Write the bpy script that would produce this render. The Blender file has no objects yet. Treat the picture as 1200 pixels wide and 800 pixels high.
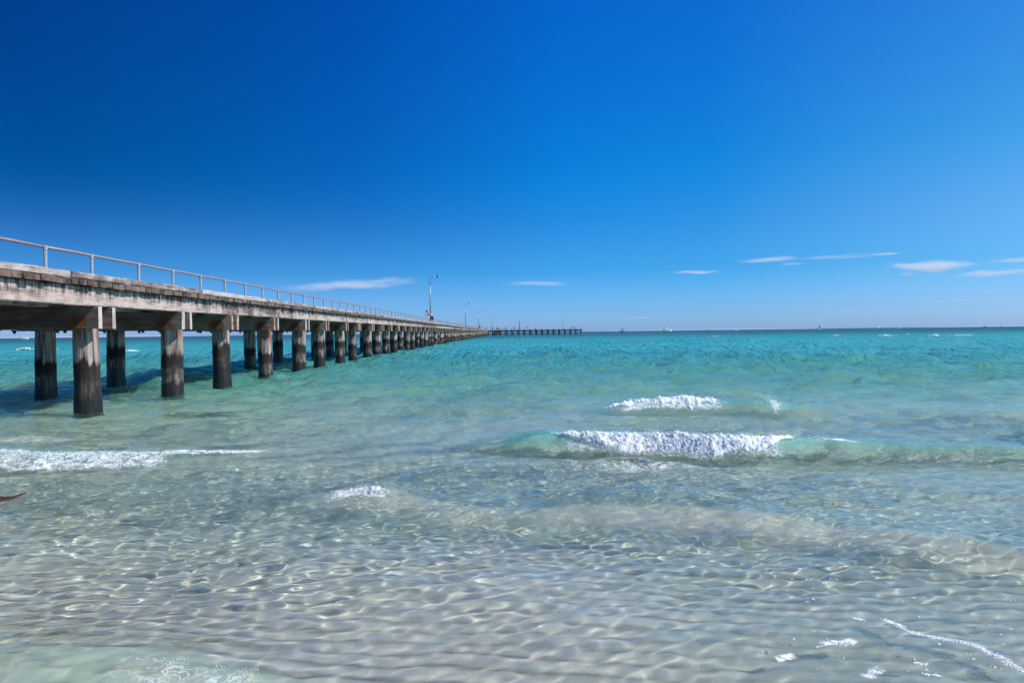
import bpy, bmesh, math, random
import numpy as np
from mathutils import Vector, Matrix, Quaternion

random.seed(7)
rng = np.random.default_rng(11)
S = bpy.context.scene
COL = S.collection

# ------------------------------------------------------------------ camera
CAM_H = 1.4
FPX = 933.0            # focal length in photograph pixels (1200 wide)
ROLL = 0.0118
cam = bpy.data.cameras.new('camera')
cam.lens = 36.0 * FPX / 1200.0
cam.sensor_width = 36.0
cam.clip_start = 0.05
cam.clip_end = 60000
cam_ob = bpy.data.objects.new('camera', cam)
COL.objects.link(cam_ob)
cam_ob.location = (0, 0, CAM_H)
yaw, pitch = math.atan(10 / FPX), math.atan(11 / FPX)
cam_ob.rotation_mode = 'QUATERNION'
cam_ob.rotation_quaternion = (Matrix.Rotation(-yaw, 3, 'Z') @ Matrix.Rotation(math.radians(90) - pitch, 3, 'X')
                              @ Matrix.Rotation(-ROLL, 3, 'Z')).to_quaternion()
S.camera = cam_ob

# ------------------------------------------------------------------ sky, sun, exposure
SUN_EL, SUN_AZ = math.radians(46), math.radians(104)      # azimuth clockwise from +y (sun off to the right)
w = bpy.data.worlds.new('World')
S.world = w
w.use_nodes = True
nt = w.node_tree
nt.nodes.clear()
sky = nt.nodes.new('ShaderNodeTexSky')
sky.sky_type = 'NISHITA'
sky.sun_disc = False
sky.sun_elevation = SUN_EL
sky.sun_rotation = SUN_AZ
sky.air_density = 1.0
sky.dust_density = 0.6
sky.ozone_density = 2.0
# the deep polarised blue of the photograph: the sky's own colour, tinted by height and by the angle to the sun
tc = nt.nodes.new('ShaderNodeTexCoord')
sx = nt.nodes.new('ShaderNodeSeparateXYZ'); nt.links.new(tc.outputs['Generated'], sx.inputs[0])
def ramp(src, stops):
    r = nt.nodes.new('ShaderNodeValToRGB'); nt.links.new(src, r.inputs[0])
    while len(r.color_ramp.elements) < len(stops): r.color_ramp.elements.new(.5)
    for e_, (p_, c_) in zip(r.color_ramp.elements, stops): e_.position = p_; e_.color = (*c_, 1)
    return r.outputs[0]
def vmath(op, a_, b_):
    v = nt.nodes.new('ShaderNodeVectorMath'); v.operation = op
    for i_, q_ in enumerate((a_, b_)):
        if isinstance(q_, (tuple, Vector)): v.inputs[i_].default_value = q_
        else: nt.links.new(q_, v.inputs[i_])
    return v
by_height = ramp(sx.outputs[2], [(.0, (.29, .475, 1.0)), (.03, (.205, .395, .86)), (.075, (.105, .305, .665)), (.13, (.105, .27, .605)), (.21, (.052, .26, .605)), (.40, (.036, .245, .68))])
sdir = Vector((math.sin(SUN_AZ) * math.cos(SUN_EL), math.cos(SUN_AZ) * math.cos(SUN_EL), math.sin(SUN_EL)))
cosg = vmath('DOT_PRODUCT', tc.outputs['Generated'], Vector((math.sin(SUN_AZ), math.cos(SUN_AZ), 0))).outputs['Value']
mr = nt.nodes.new('ShaderNodeMapRange'); nt.links.new(cosg, mr.inputs[0])
mr.inputs[1].default_value = -1; mr.inputs[2].default_value = 1
by_sun = ramp(mr.outputs[0], [(.16, (.01, .185, .215)), (.30, (.04, .32, .365)), (.42, (.07, .53, .51)), (.51, (.15, .58, .52)), (.70, (1.0, .80, .53)), (.80, (1.0, .84, .55))])
lowmix = nt.nodes.new('ShaderNodeMapRange'); nt.links.new(sx.outputs[2], lowmix.inputs[0]); lowmix.inputs[1].default_value = -.04; lowmix.inputs[2].default_value = .20; lowmix.interpolation_type = 'SMOOTHSTEP'
lm = nt.nodes.new('ShaderNodeMix'); lm.data_type = 'RGBA'; nt.links.new(lowmix.outputs[0], lm.inputs[0]); lm.inputs[6].default_value = (.5, .5, .5, 1); nt.links.new(by_sun, lm.inputs[7])
tint = vmath('MULTIPLY', vmath('MULTIPLY', by_height, lm.outputs[2]).outputs[0], (4.4, 4.4, 4.4)).outputs[0]
skyc = vmath('MULTIPLY', sky.outputs[0], tint).outputs[0]
bg = nt.nodes.new('ShaderNodeBackground')
bg.inputs['Strength'].default_value = 0.093
wo = nt.nodes.new('ShaderNodeOutputWorld')
nt.links.new(skyc, bg.inputs['Color'])
nt.links.new(bg.outputs[0], wo.inputs['Surface'])

sun = bpy.data.lights.new('sun', 'SUN')
sun.energy = 5.0
sun.angle = math.radians(0.53)
sun.color = (1.0, 0.95, 0.87)
sun_ob = bpy.data.objects.new('sun', sun)
COL.objects.link(sun_ob)
sd = Vector((math.sin(SUN_AZ) * math.cos(SUN_EL), math.cos(SUN_AZ) * math.cos(SUN_EL), math.sin(SUN_EL)))
sun_ob.rotation_mode = 'QUATERNION'
sun_ob.rotation_quaternion = sd.to_track_quat('Z', 'Y')
sun.cycles.is_caustics_light = True

S.view_settings.view_transform = 'Standard'
S.view_settings.look = 'None'
S.view_settings.exposure = 0.15
S.view_settings.gamma = 1.0
S.cycles.use_denoising = True
S.cycles.caustics_refractive = True
S.cycles.max_bounces = 12
S.cycles.volume_bounces = 9

# ------------------------------------------------------------------ helpers
def P(px, py, z=0.0):
    """the point of height z that the photograph shows at (px, py)"""
    dy = (py - 389) + ROLL * (px - 590)
    d = (CAM_H - z) * FPX / dy
    return ((px - 590) * d / FPX, d)

def smooth_all(me):
    me.polygons.foreach_set('use_smooth', np.ones(len(me.polygons), bool))

def grid_mesh(name, X, Y, Z):
    n, m = X.shape
    co = np.stack([X, Y, Z], -1).reshape(-1, 3).astype(np.float32)
    i = np.arange(n * m).reshape(n, m)
    q = np.stack([i[:-1, :-1], i[:-1, 1:], i[1:, 1:], i[1:, :-1]], -1).reshape(-1, 4)
    me = bpy.data.meshes.new(name)
    me.vertices.add(len(co)); me.vertices.foreach_set('co', co.ravel())
    me.loops.add(q.size); me.loops.foreach_set('vertex_index', q.ravel().astype(np.int32))
    me.polygons.add(len(q))
    me.polygons.foreach_set('loop_start', np.arange(0, q.size, 4, dtype=np.int32))
    me.polygons.foreach_set('use_smooth', np.ones(len(q), bool))
    me.update(calc_edges=True)
    return me

# ------------------------------------------------------------------ sea shape
def bed_z(x, y):
    d = np.interp(y, [-3, 1, 3, 6, 10, 16, 26, 45, 90, 200], [.25, -.05, -.16, -.27, -.38, -.55, -.85, -1.3, -2.2, -4])
    return d

comps = []
for lam in np.geomspace(0.075, 2.4, 110):
    th = -math.pi / 2 + rng.normal(0, 0.75)
    k = 2 * math.pi / lam
    comps.append((lam, k * math.cos(th), k * math.sin(th), rng.uniform(0, 6.28), 0.0033 * lam ** 0.92 * (1 + .62 * math.exp(-(math.log(lam / .14) / .5) ** 2))))

comps_off = []                     # longer wind waves that grow offshore
for lam in np.geomspace(0.9, 9.0, 46):
    th = -math.pi / 2 + rng.normal(.15, 0.5)
    k = 2 * math.pi / lam
    comps_off.append((lam, k * math.cos(th), k * math.sin(th), rng.uniform(0, 6.28), 0.0052 * lam ** 0.75))

def chop_off(x, y, step):
    z = np.zeros_like(x)
    for lam, kx, ky, ph, a in comps_off:
        fade = np.clip((lam / step - 1.8) / 2.2, 0, 1)
        s = np.sin(kx * x + ky * y + ph)
        z += a * fade * (s + 0.3 * s * s * np.sign(s))
    return z

def chop(x, y, step):
    z = np.zeros_like(x)
    for lam, kx, ky, ph, a in comps:
        fade = np.clip((lam / step - 1.8) / 2.2, 0, 1)
        if fade.max() <= 0: continue
        s = np.sin(kx * x + ky * y + ph)
        z += a * fade * (s + 0.25 * s * s * np.sign(s))
    return z

def fan(y0, y1, n, m, half, back):
    y = np.geomspace(y0 + back, y1 + back, n) - back
    t = np.linspace(-half, half, m)
    Y = np.repeat(y[:, None], m, 1)
    X = t[None, :] * (Y + back)
    return X, Y

# ------------------------------------------------------------------ value noise for the shapes
_tab = rng.random((256, 256))
def vnoise(x, y):
    xi = np.floor(x).astype(int); yi = np.floor(y).astype(int)
    fx = x - xi; fy = y - yi
    fx = fx * fx * (3 - 2 * fx); fy = fy * fy * (3 - 2 * fy)
    a = _tab[xi & 255, yi & 255]; b = _tab[(xi + 1) & 255, yi & 255]
    c = _tab[xi & 255, (yi + 1) & 255]; d = _tab[(xi + 1) & 255, (yi + 1) & 255]
    return (a * (1 - fx) + b * fx) * (1 - fy) + (c * (1 - fx) + d * fx) * fy
def fbm(x, y, o=4):
    s = 0; a = .5
    for i in range(o):
        s = s + a * vnoise(x * 2 ** i + 17.3 * i, y * 2 ** i + 9.1 * i); a *= .5
    return s / (1 - .5 ** o)

def sstep(a, b, x):
    t = np.clip((x - a) / (b - a), 0, 1)
    return t * t * (3 - 2 * t)

# breaking waves: crest line, height, width of the front and of the back; each is (photo x, photo y, height)
BREAKERS = {
    'A': ([(505, 529, .0), (560, 521, .06), (600, 513, .13), (640, 503, .23), (700, 507, .215), (760, 508, .21), (830, 512, .20), (905, 515, .185),
           (960, 515, .16), (1020, 517, .15), (1100, 522, .13), (1200, 526, .12), (1330, 536, .08), (1700, 575, .0)], .20, .85),
    'B': ([(650, 483, .0), (700, 478, .06), (740, 472, .13), (790, 469, .17), (830, 469, .17), (900, 471, .17), (950, 475, .11), (1010, 482, .0)], .34, 1.3),
    'C': ([(-600, 515, .0), (-200, 523, .09), (0, 527, .10), (60, 530, .11), (150, 528, .10), (250, 527, .07), (330, 526, .03), (410, 525, .0)], .28, .8),
    'D': ([(280, 592, .0), (370, 580, .05), (420, 573, .09), (480, 582, .07), (540, 590, .07), (620, 598, .07), (700, 593, .085), (780, 590, .095),
           (860, 596, .095), (950, 606, .09), (1040, 620, .085), (1120, 632, .08), (1200, 648, .075), (1300, 668, .07), (1700, 760, .0)], .36, .7),
    'E': ([(-400, 760, .0), (-150, 768, .07), (0, 770, .08), (100, 768, .08), (200, 778, .075), (300, 792, .06), (380, 812, .02), (440, 830, .0)], .22, .5),
}
BR = {}
for k, (pts, wf, wb) in BREAKERS.items():
    q = np.array([(*P(px, py, z), z) for px, py, z in pts])
    BR[k] = (q[:, 0], q[:, 1], q[:, 2], wf, wb)

def crest(k, x):
    bx, by, bz, wf, wb = BR[k]
    return np.interp(x, bx, by), np.interp(x, bx, bz, 0, 0)

def breakers(x, y):
    z = np.zeros_like(x)
    for k, (bx, by, bz, wf, wb) in BR.items():
        yc, a = crest(k, x)
        yc = yc + .10 * (fbm(x * 1.3 + 5, 0 * x + 3.7) - .5)
        d = y - yc
        front = np.exp(-(d / wf) ** 2) * (d < 0)
        back = np.exp(-(d / wb) ** 2) * (d >= 0)
        trough = -.22 * np.exp(-((d + 2.3 * wf) / (1.1 * wf)) ** 2)
        z += a * (front + back + trough)
    # low swell further out
    z += .035 * np.sin(2 * math.pi * (y + .12 * x + .9 * fbm(x * .15, y * .15)) / 4.6) * sstep(14, 20, y) * (1 - sstep(80, 140, y))
    return z

SEA_ROWS = [1.0]
while SEA_ROWS[-1] < 24000:
    y_ = SEA_ROWS[-1]
    SEA_ROWS.append(y_ + min(max(.27 * y_ * y_ / 1110, .0165), .017 * y_))
SEA_ROWS = np.array(SEA_ROWS)

def sea_z(x, y, step=.02):
    x = np.asarray(x, float); y = np.asarray(y, float)
    gust = np.clip(-.12 + 1.9 * fbm(x * .42 + 3, y * .42 + 8, 3), .4, 2)
    near = 1 - .38 * (1 - sstep(3, 6, y)) - .25 * sstep(4.5, 6, y) * (1 - sstep(8.5, 11, y))
    near = near * (1 - .38 * sstep(.1, 1.3, x) * (1 - sstep(4.2, 5.4, y))) * (1 - .22 * (1 - sstep(3.4, 4.6, y)))
    return breakers(x, y) + chop(x, y, np.asarray(step) + 0 * x) * gust * near * (1 + 1.9 * sstep(9, 26, y)) + chop_off(x, y, np.asarray(step) + 0 * x) * sstep(9, 34, y) * (.5 + .9 * fbm(x * .06 + 1, y * .06 + 5, 3))

# ------------------------------------------------------------------ node helper
def new_mat(name):
    m = bpy.data.materials.new(name); m.use_nodes = True; m.node_tree.nodes.clear()
    return m
class NT:
    def __init__(s, m): s.t = m.node_tree
    def n(s, typ, **kw):
        nd = s.t.nodes.new('ShaderNode' + typ)
        ins = kw.pop('ins', {})
        for k, v in kw.items(): setattr(nd, k, v)
        for k, v in ins.items(): s.set(nd.inputs[k], v)
        return nd
    def set(s, sock, v):
        if hasattr(v, 'is_output') : s.t.links.new(v, sock)
        elif hasattr(v, 'outputs'): s.t.links.new(v.outputs[0], sock)
        else: sock.default_value = v
    def math(s, op, a, b=0.0, c=None):
        nd = s.n('Math', operation=op); s.set(nd.inputs[0], a); s.set(nd.inputs[1], b)
        if c is not None: s.set(nd.inputs[2], c)
        return nd.outputs[0]
    def mix(s, f, a, b):
        nd = s.n('Mix', data_type='RGBA'); s.set(nd.inputs[0], f); s.set(nd.inputs[6], a); s.set(nd.inputs[7], b)
        return nd.outputs[2]
    def smooth(s, x, a, b, lo=0.0, hi=1.0):
        nd = s.n('MapRange', interpolation_type='SMOOTHSTEP'); s.set(nd.inputs[0], x)
        nd.inputs[1].default_value = a; nd.inputs[2].default_value = b; nd.inputs[3].default_value = lo; nd.inputs[4].default_value = hi
        return nd.outputs[0]
    def noise(s, vec, scale, detail=4.0, rough=.55, dist=0.0):
        nd = s.n('TexNoise'); s.set(nd.inputs['Vector'], vec)
        nd.inputs['Scale'].default_value = scale; nd.inputs['Detail'].default_value = detail
        nd.inputs['Roughness'].default_value = rough; nd.inputs['Distortion'].default_value = dist
        return nd.outputs[0]
    def scaled(s, vec, sc, loc=None):
        nd = s.n('Mapping'); s.set(nd.inputs[0], vec); nd.inputs['Scale'].default_value = sc
        if loc is not None: s.set(nd.inputs['Location'], loc)
        return nd.outputs[0]
    def out(s, sh, vol=None):
        o = s.n('OutputMaterial')
        if sh is not None: s.set(o.inputs['Surface'], sh)
        if vol is not None: s.set(o.inputs['Volume'], vol)
def rgb(r, g, b): return (r, g, b, 1.0)

def structure(name, me):
    o = bpy.data.objects.new(name, me); COL.objects.link(o); o['kind'] = 'structure'
    return o

# ------------------------------------------------------------------ water
m_water = new_mat('clear shallow sea water')
t = NT(m_water)
geo = t.n('NewGeometry').outputs['Position']
sep = t.n('SeparateXYZ'); t.set(sep.inputs[0], geo)
yy = sep.outputs[1]
murk = t.n('Attribute', attribute_name='murk').outputs['Fac']
silt_and_light = t.n('Attribute', attribute_name='silt_and_light').outputs['Fac']
foam = t.n('Attribute', attribute_name='foam').outputs['Fac']
deep = t.n('Attribute', attribute_name='deep').outputs['Fac']
# small ripples that the mesh is too coarse for
far1 = t.smooth(yy, 5, 30)
n1 = t.noise(t.scaled(geo, (1.3, .8, 1)), 4.0, 3, .6)
n2 = t.noise(t.scaled(geo, (1.5, .5, 1), (3, 7, 1)), 1.1, 4, .62)
n3 = t.noise(t.scaled(geo, (1.6, .32, 1), (9, 2, 4)), .26, 5, .66)
n0 = t.noise(t.scaled(geo, (1.0, 1.5, 1), (1, 4, 2)), 15.0, 2, .5)
h = t.math('MULTIPLY', n1, t.math('MULTIPLY', far1, .20))
h = t.math('ADD', h, t.math('MULTIPLY', n0, t.smooth(yy, 3.5, 14, .0010, .018)))
h = t.math('ADD', h, t.math('MULTIPLY', n2, t.math('MULTIPLY', t.smooth(yy, 16, 60), .72)))
h = t.math('ADD', h, t.math('MULTIPLY', n3, t.math('MULTIPLY', t.smooth(yy, 60, 250), 1.4)))
bump = t.n('Bump', ins={'Height': h, 'Strength': 1.0, 'Distance': 1.0})
# the deeper the water, the greener what is seen through it
td = t.n('ValToRGB'); t.set(td.inputs[0], deep)
td.color_ramp.elements[0].color = rgb(.95, 1.0, .965); td.color_ramp.elements[1].position = .45; td.color_ramp.elements[1].color = rgb(.46, .97, .83)
q_ = td.color_ramp.elements.new(.14); q_.color = rgb(.86, 1.0, .93)
tintd = td.outputs[0]
glass = t.n('BsdfGlass', ins={'IOR': 1.333, 'Roughness': 0.0, 'Normal': bump, 'Color': tintd})
clear = t.n('MixShader', ins={0: .04, 1: glass, 2: t.n('BsdfTransparent', ins={'Color': tintd})})
body_c = t.n('ValToRGB'); t.set(body_c.inputs[0], deep)
e = body_c.color_ramp.elements
e[0].position = 0; e[0].color = rgb(.17, .47, .30)
e[1].position = 1; e[1].color = rgb(.002, .058, .095)
for p_, c_ in ((.17, rgb(.10, .37, .37)), (.35, rgb(.10, .40, .375)), (.62, rgb(.045, .39, .375)), (.84, rgb(.003, .19, .22))):
    q = e.new(p_); q.color = c_
pat2 = t.noise(t.scaled(geo, (1.1, .30, 1), (4, 1, 0)), .55, 5, .66)  # light and dark sides of wavelets, painted into the body colour
pat = t.noise(t.scaled(geo, (.7, 1.0, 1), (2, 5, 0)), .06, 5, .62)
body = t.mix(t.math('MULTIPLY', t.smooth(pat, .35, .7), t.smooth(yy, 16, 60, 0, .45)), body_c.outputs[0], rgb(.05, .27, .33))
body = t.mix(silt_and_light, body, rgb(.40, .43, .34))
body = t.mix(t.math('MULTIPLY', t.smooth(pat2, .50, .68), t.math('MULTIPLY', t.smooth(yy, 9, 30, 0, .5), t.smooth(yy, 70, 160, 1, .15))), body, rgb(.16, .46, .40))
body = t.mix(t.math('MULTIPLY', t.smooth(pat2, .50, .34), t.math('MULTIPLY', t.smooth(yy, 9, 30, 0, .5), t.smooth(yy, 70, 160, 1, .3))), body, rgb(.03, .25, .33))
diff = t.n('BsdfDiffuse', ins={'Color': body, 'Normal': bump})
glossy = t.n('BsdfGlossy', ins={'Roughness': .05, 'Normal': bump})
fres = t.n('Fresnel', ins={'IOR': 1.333, 'Normal': bump})
opaque = t.n('MixShader', ins={0: t.math('MULTIPLY', fres, t.smooth(yy, 15, 120, 1.0, .65)), 1: diff, 2: glossy})
water = t.n('MixShader', ins={0: murk, 1: clear, 2: opaque})
# foam lying on the surface: white where the noise falls under the amount of foam
fn = t.noise(t.scaled(geo, (1, 1.3, 1)), 9.0, 6, .68, .6)
lace = t.n('TexVoronoi', feature='DISTANCE_TO_EDGE', ins={'Vector': t.n('VectorMath', operation='ADD', ins={0: geo, 1: t.n('TexNoise', ins={'Vector': geo, 'Scale': 5.0, 'Detail': 3.0}).outputs[1]}).outputs[0], 'Scale': 7.0}).outputs[0]
fv = t.math('ADD', t.math('MULTIPLY', fn, .8), t.math('MULTIPLY', t.smooth(lace, 0, .22), .25))
ff = t.smooth(t.math('SUBTRACT', foam, fv), -.20, .36)
white = t.n('BsdfDiffuse', ins={'Color': rgb(.82, .84, .85)})
surf = t.n('MixShader', ins={0: ff, 1: water, 2: white})
t.out(surf)

nc = 780
tt = np.linspace(-.86, .86, nc)
Yw = np.repeat(SEA_ROWS[:, None], nc, 1)
Xw = tt[None, :] * (Yw + 1.5)
step = np.maximum(np.gradient(Yw, axis=0), np.gradient(Xw, axis=1))
Zw = sea_z(Xw, Yw, step)
Zw = Zw * (1 - sstep(300, 900, Yw))
me = grid_mesh('sea', Xw, Yw, Zw); print('sea grid', Xw.shape)
br = breakers(Xw, Yw)
dpt = np.maximum(-bed_z(Xw, Yw), 0)
base = np.interp(Yw, [2, 6, 10, 16, 24, 36, 60, 120], [.0, .02, .06, .13, .27, .50, .84, .98])
vary = fbm(Xw * .25 + 40, Yw * .25 + 11, 4)
A_murk = np.clip(base * (.65 + .7 * vary) + (1.3 + 2.4 * sstep(6.8, 8, Yw)) * np.clip(br - .02, 0, None) * sstep(.0, .1, br), 0, .97)
midband = sstep(4.8, 6.2, Yw) * (1 - sstep(7.2, 8.5, Yw))  # dark band of water, brightened by painting a pale body colour into it
A_murk = np.clip(A_murk + .13 * midband * (.4 + 1.2 * fbm(Xw * .8 + 6, Yw * .8)), 0, .97)
A_silt_and_light = .45 * midband
# stirred-up sand in the front of the low roller and at the lower right
yD, aD = crest('D', Xw)
frontD = sstep(-.75, -.1, Yw - yD) * (1 - sstep(-.02, .10, Yw - yD)) * sstep(.02, .08, aD)
A_murk = np.clip(A_murk + .30 * frontD * (.6 + .8 * fbm(Xw * 2, Yw * 2)), 0, .97)
A_silt_and_light = np.clip(A_silt_and_light + .55 * frontD, 0, 1)
low = sstep(.2, 1.6, Xw) * (1 - sstep(0, .4, Yw - (yD - .3)))
A_murk = np.clip(A_murk + .15 * low * (.5 + fbm(Xw * 1.2 + 3, Yw * 1.2)), 0, .97)
A_silt_and_light = np.clip(A_silt_and_light + .6 * low, 0, 1)
# film of spent foam sliding ahead of the breaker
yE, aE = crest('E', Xw)
wE = sstep(-.5, 0, Yw - yE) * (1 - sstep(-.02, .12, Yw - yE)) * sstep(.01, .06, aE)
A_murk = np.clip(A_murk + .45 * wE * (.4 + fbm(Xw * 3, Yw * 3)), 0, .97)
A_silt_and_light = np.clip(A_silt_and_light + .75 * wE, 0, 1)
A_deep = np.interp(np.log10(np.maximum(Yw, 1)), [.6, 1.1, 1.45, 1.8, 2.2, 2.45, 2.65], [0, .12, .34, .56, .74, .93, 1.0])
A_foam = np.zeros_like(Xw)
def add_foam(k, px0, px1, back, front, amount, jag=.5):
    global A_foam
    yc, a = crest(k, Xw)
    d = Yw - yc
    j = jag * (fbm(Xw * 4, Yw * 1.5 + 3) - .5)
    fr = front * (1 + j); bk = back * (1 + j)
    m = sstep(-fr, -fr * .6, d) * (1 - sstep(bk * .2, bk, d))
    x0 = P(px0[0], px0[1])[0]; x1 = P(px1[0], px1[1])[0]
    m = m * sstep(x0 - .12, x0 + .12, Xw) * (1 - sstep(x1 - .2, x1 + .15, Xw))
    A_foam = np.maximum(A_foam, amount * m)
add_foam('A', (650, 515), (885, 520), .04, .34, .48)
add_foam('A', (915, 515), (960, 515), .04, .06, .62)
add_foam('B', (715, 475), (830, 475), .10, .42, .62)
add_foam('B', (872, 475), (890, 475), .05, .45, .55)
add_foam('C', (-120, 535), (215, 535), .25, .62, .54)
add_foam('C', (200, 530), (325, 527), .20, .14, .60)
add_foam('D', (385, 585), (465, 585), .08, .28, .60)
add_foam('E', (-80, 785), (40, 785), .05, .30, .34)
add_foam('E', (140, 785), (330, 795), .05, .34, .37)
# thin trail of spent foam in front of the breaking wave
x_, y_ = P(760, 545); A_foam = np.maximum(A_foam, .46 * np.exp(-((Xw - x_) / 1.6) ** 2 - ((Yw - y_) / .28) ** 2))
x_, y_ = P(40, 515); A_foam = np.maximum(A_foam, .42 * np.exp(-((Xw - x_) / 1.8) ** 2 - ((Yw - y_) / .35) ** 2))
def film(path, wd, amount):
    global A_foam
    q = np.array([P(*c_) for c_ in path])
    for (ax, ay), (bx_, by_) in zip(q[:-1], q[1:]):
        L2 = (bx_ - ax) ** 2 + (by_ - ay) ** 2
        m_ = (np.abs(Yw - (ay + by_) / 2) < .6) & (np.abs(Xw - (ax + bx_) / 2) < .8)
        u_ = np.clip(((Xw[m_] - ax) * (bx_ - ax) + (Yw[m_] - ay) * (by_ - ay)) / L2, 0, 1)
        d_ = np.hypot(Xw[m_] - ax - u_ * (bx_ - ax), Yw[m_] - ay - u_ * (by_ - ay))
        A_foam[m_] = np.maximum(A_foam[m_], amount * np.exp(-(d_ / wd) ** 2))
film([(1037, 727), (1052, 732), (1064, 741), (1085, 747), (1110, 750), (1150, 761)], .03, .56)
film([(1152, 763), (1175, 774), (1188, 782), (1205, 790)], .035, .56)
film([(968, 756), (1000, 754)], .035, .66)
film([(910, 775), (925, 770)], .03, .6)
film([(1018, 795), (1030, 786)], .035, .66)
for nm, arr in (('murk', A_murk), ('silt_and_light', A_silt_and_light), ('deep', A_deep), ('foam', A_foam)):
    at = me.attributes.new(nm, 'FLOAT', 'POINT')
    at.data.foreach_set('value', arr.astype(np.float32).ravel())
me.materials.append(m_water)
sea = structure('sea', me)
sea.cycles.is_caustics_caster = True

# ------------------------------------------------------------------ sea bed
m_sand = new_mat('rippled pale sand')
t = NT(m_sand)
geo = t.n('NewGeometry').outputs['Position']
a1 = t.noise(geo, .9, 5, .6); a2 = t.noise(geo, 60, 3, .7)
c = t.mix(t.smooth(a1, .35, .7), rgb(.67, .625, .55), rgb(.55, .515, .455))
c = t.mix(t.math('MULTIPLY', a2, .25), c, rgb(.16, .14, .11))
c = t.mix(t.math('MULTIPLY', t.n('Attribute', attribute_name='trough').outputs['Fac'], .95), c, rgb(.12, .10, .08))   # shade of the ripple troughs painted into the sand colour
weed = t.n('Attribute', attribute_name='weed').outputs['Fac']
wn = t.noise(t.scaled(geo, (1, 1.6, 1)), 3.2, 6, .7)
c = t.mix(t.smooth(t.math('SUBTRACT', weed, wn), -.1, .15), c, rgb(.115, .075, .04))
bmp = t.n('Bump', ins={'Height': a2, 'Strength': .25, 'Distance': .01})
t.out(t.n('BsdfDiffuse', ins={'Color': c, 'Normal': bmp}))
rows = [0.6]
while rows[-1] < 260: rows.append(rows[-1] + max(.024, .012 * rows[-1] if rows[-1] > 6 else .024))
rows = np.array(rows)
tb = np.linspace(-1.05, 1.05, 420)
Yb = np.repeat(rows[:, None], 420, 1); Xb = tb[None, :] * (Yb + 1.5)
ph = (Yb + .10 * Xb + .42 * fbm(Xb * .55, Yb * .55, 3) + .05 * fbm(Xb * 3, Yb * 3, 2)) / .14
rip = .021 * (np.abs(np.sin(math.pi * ph)) ** .8 - .5) * (.35 + fbm(Xb * .7 + 2, Yb * .7)) * (1 - sstep(9, 15, Yb))
Zb = bed_z(Xb, Yb) + rip + .05 * (fbm(Xb * .5, Yb * .5) - .5)
me = grid_mesh('seabed', Xb, Yb, Zb)
weedv = np.zeros_like(Xb)
for px, py, sx, sy, am in ((240, 503, 1.3, .7, .66), (60, 515, .7, .5, .5), (180, 490, 1.4, .6, .5), (20, 585, .3, .2, .4)):
    x_, y_ = P(px, py, -.35)
    weedv = np.maximum(weedv, am * np.exp(-((Xb - x_) / sx) ** 2 - ((Yb - y_) / sy) ** 2))
rz_ = np.abs(np.sin(math.pi * ph))
at = me.attributes.new('trough', 'FLOAT', 'POINT'); at.data.foreach_set('value', ((1 - rz_) ** 2 * (.3 + fbm(Xb * .9, Yb * .9 + 7)) * (1 - sstep(9, 15, Yb))).astype(np.float32).ravel())
at = me.attributes.new('weed', 'FLOAT', 'POINT'); at.data.foreach_set('value', weedv.astype(np.float32).ravel())
me.materials.append(m_sand)
bed = structure('seabed', me)
bed.cycles.is_caustics_receiver = True

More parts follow.
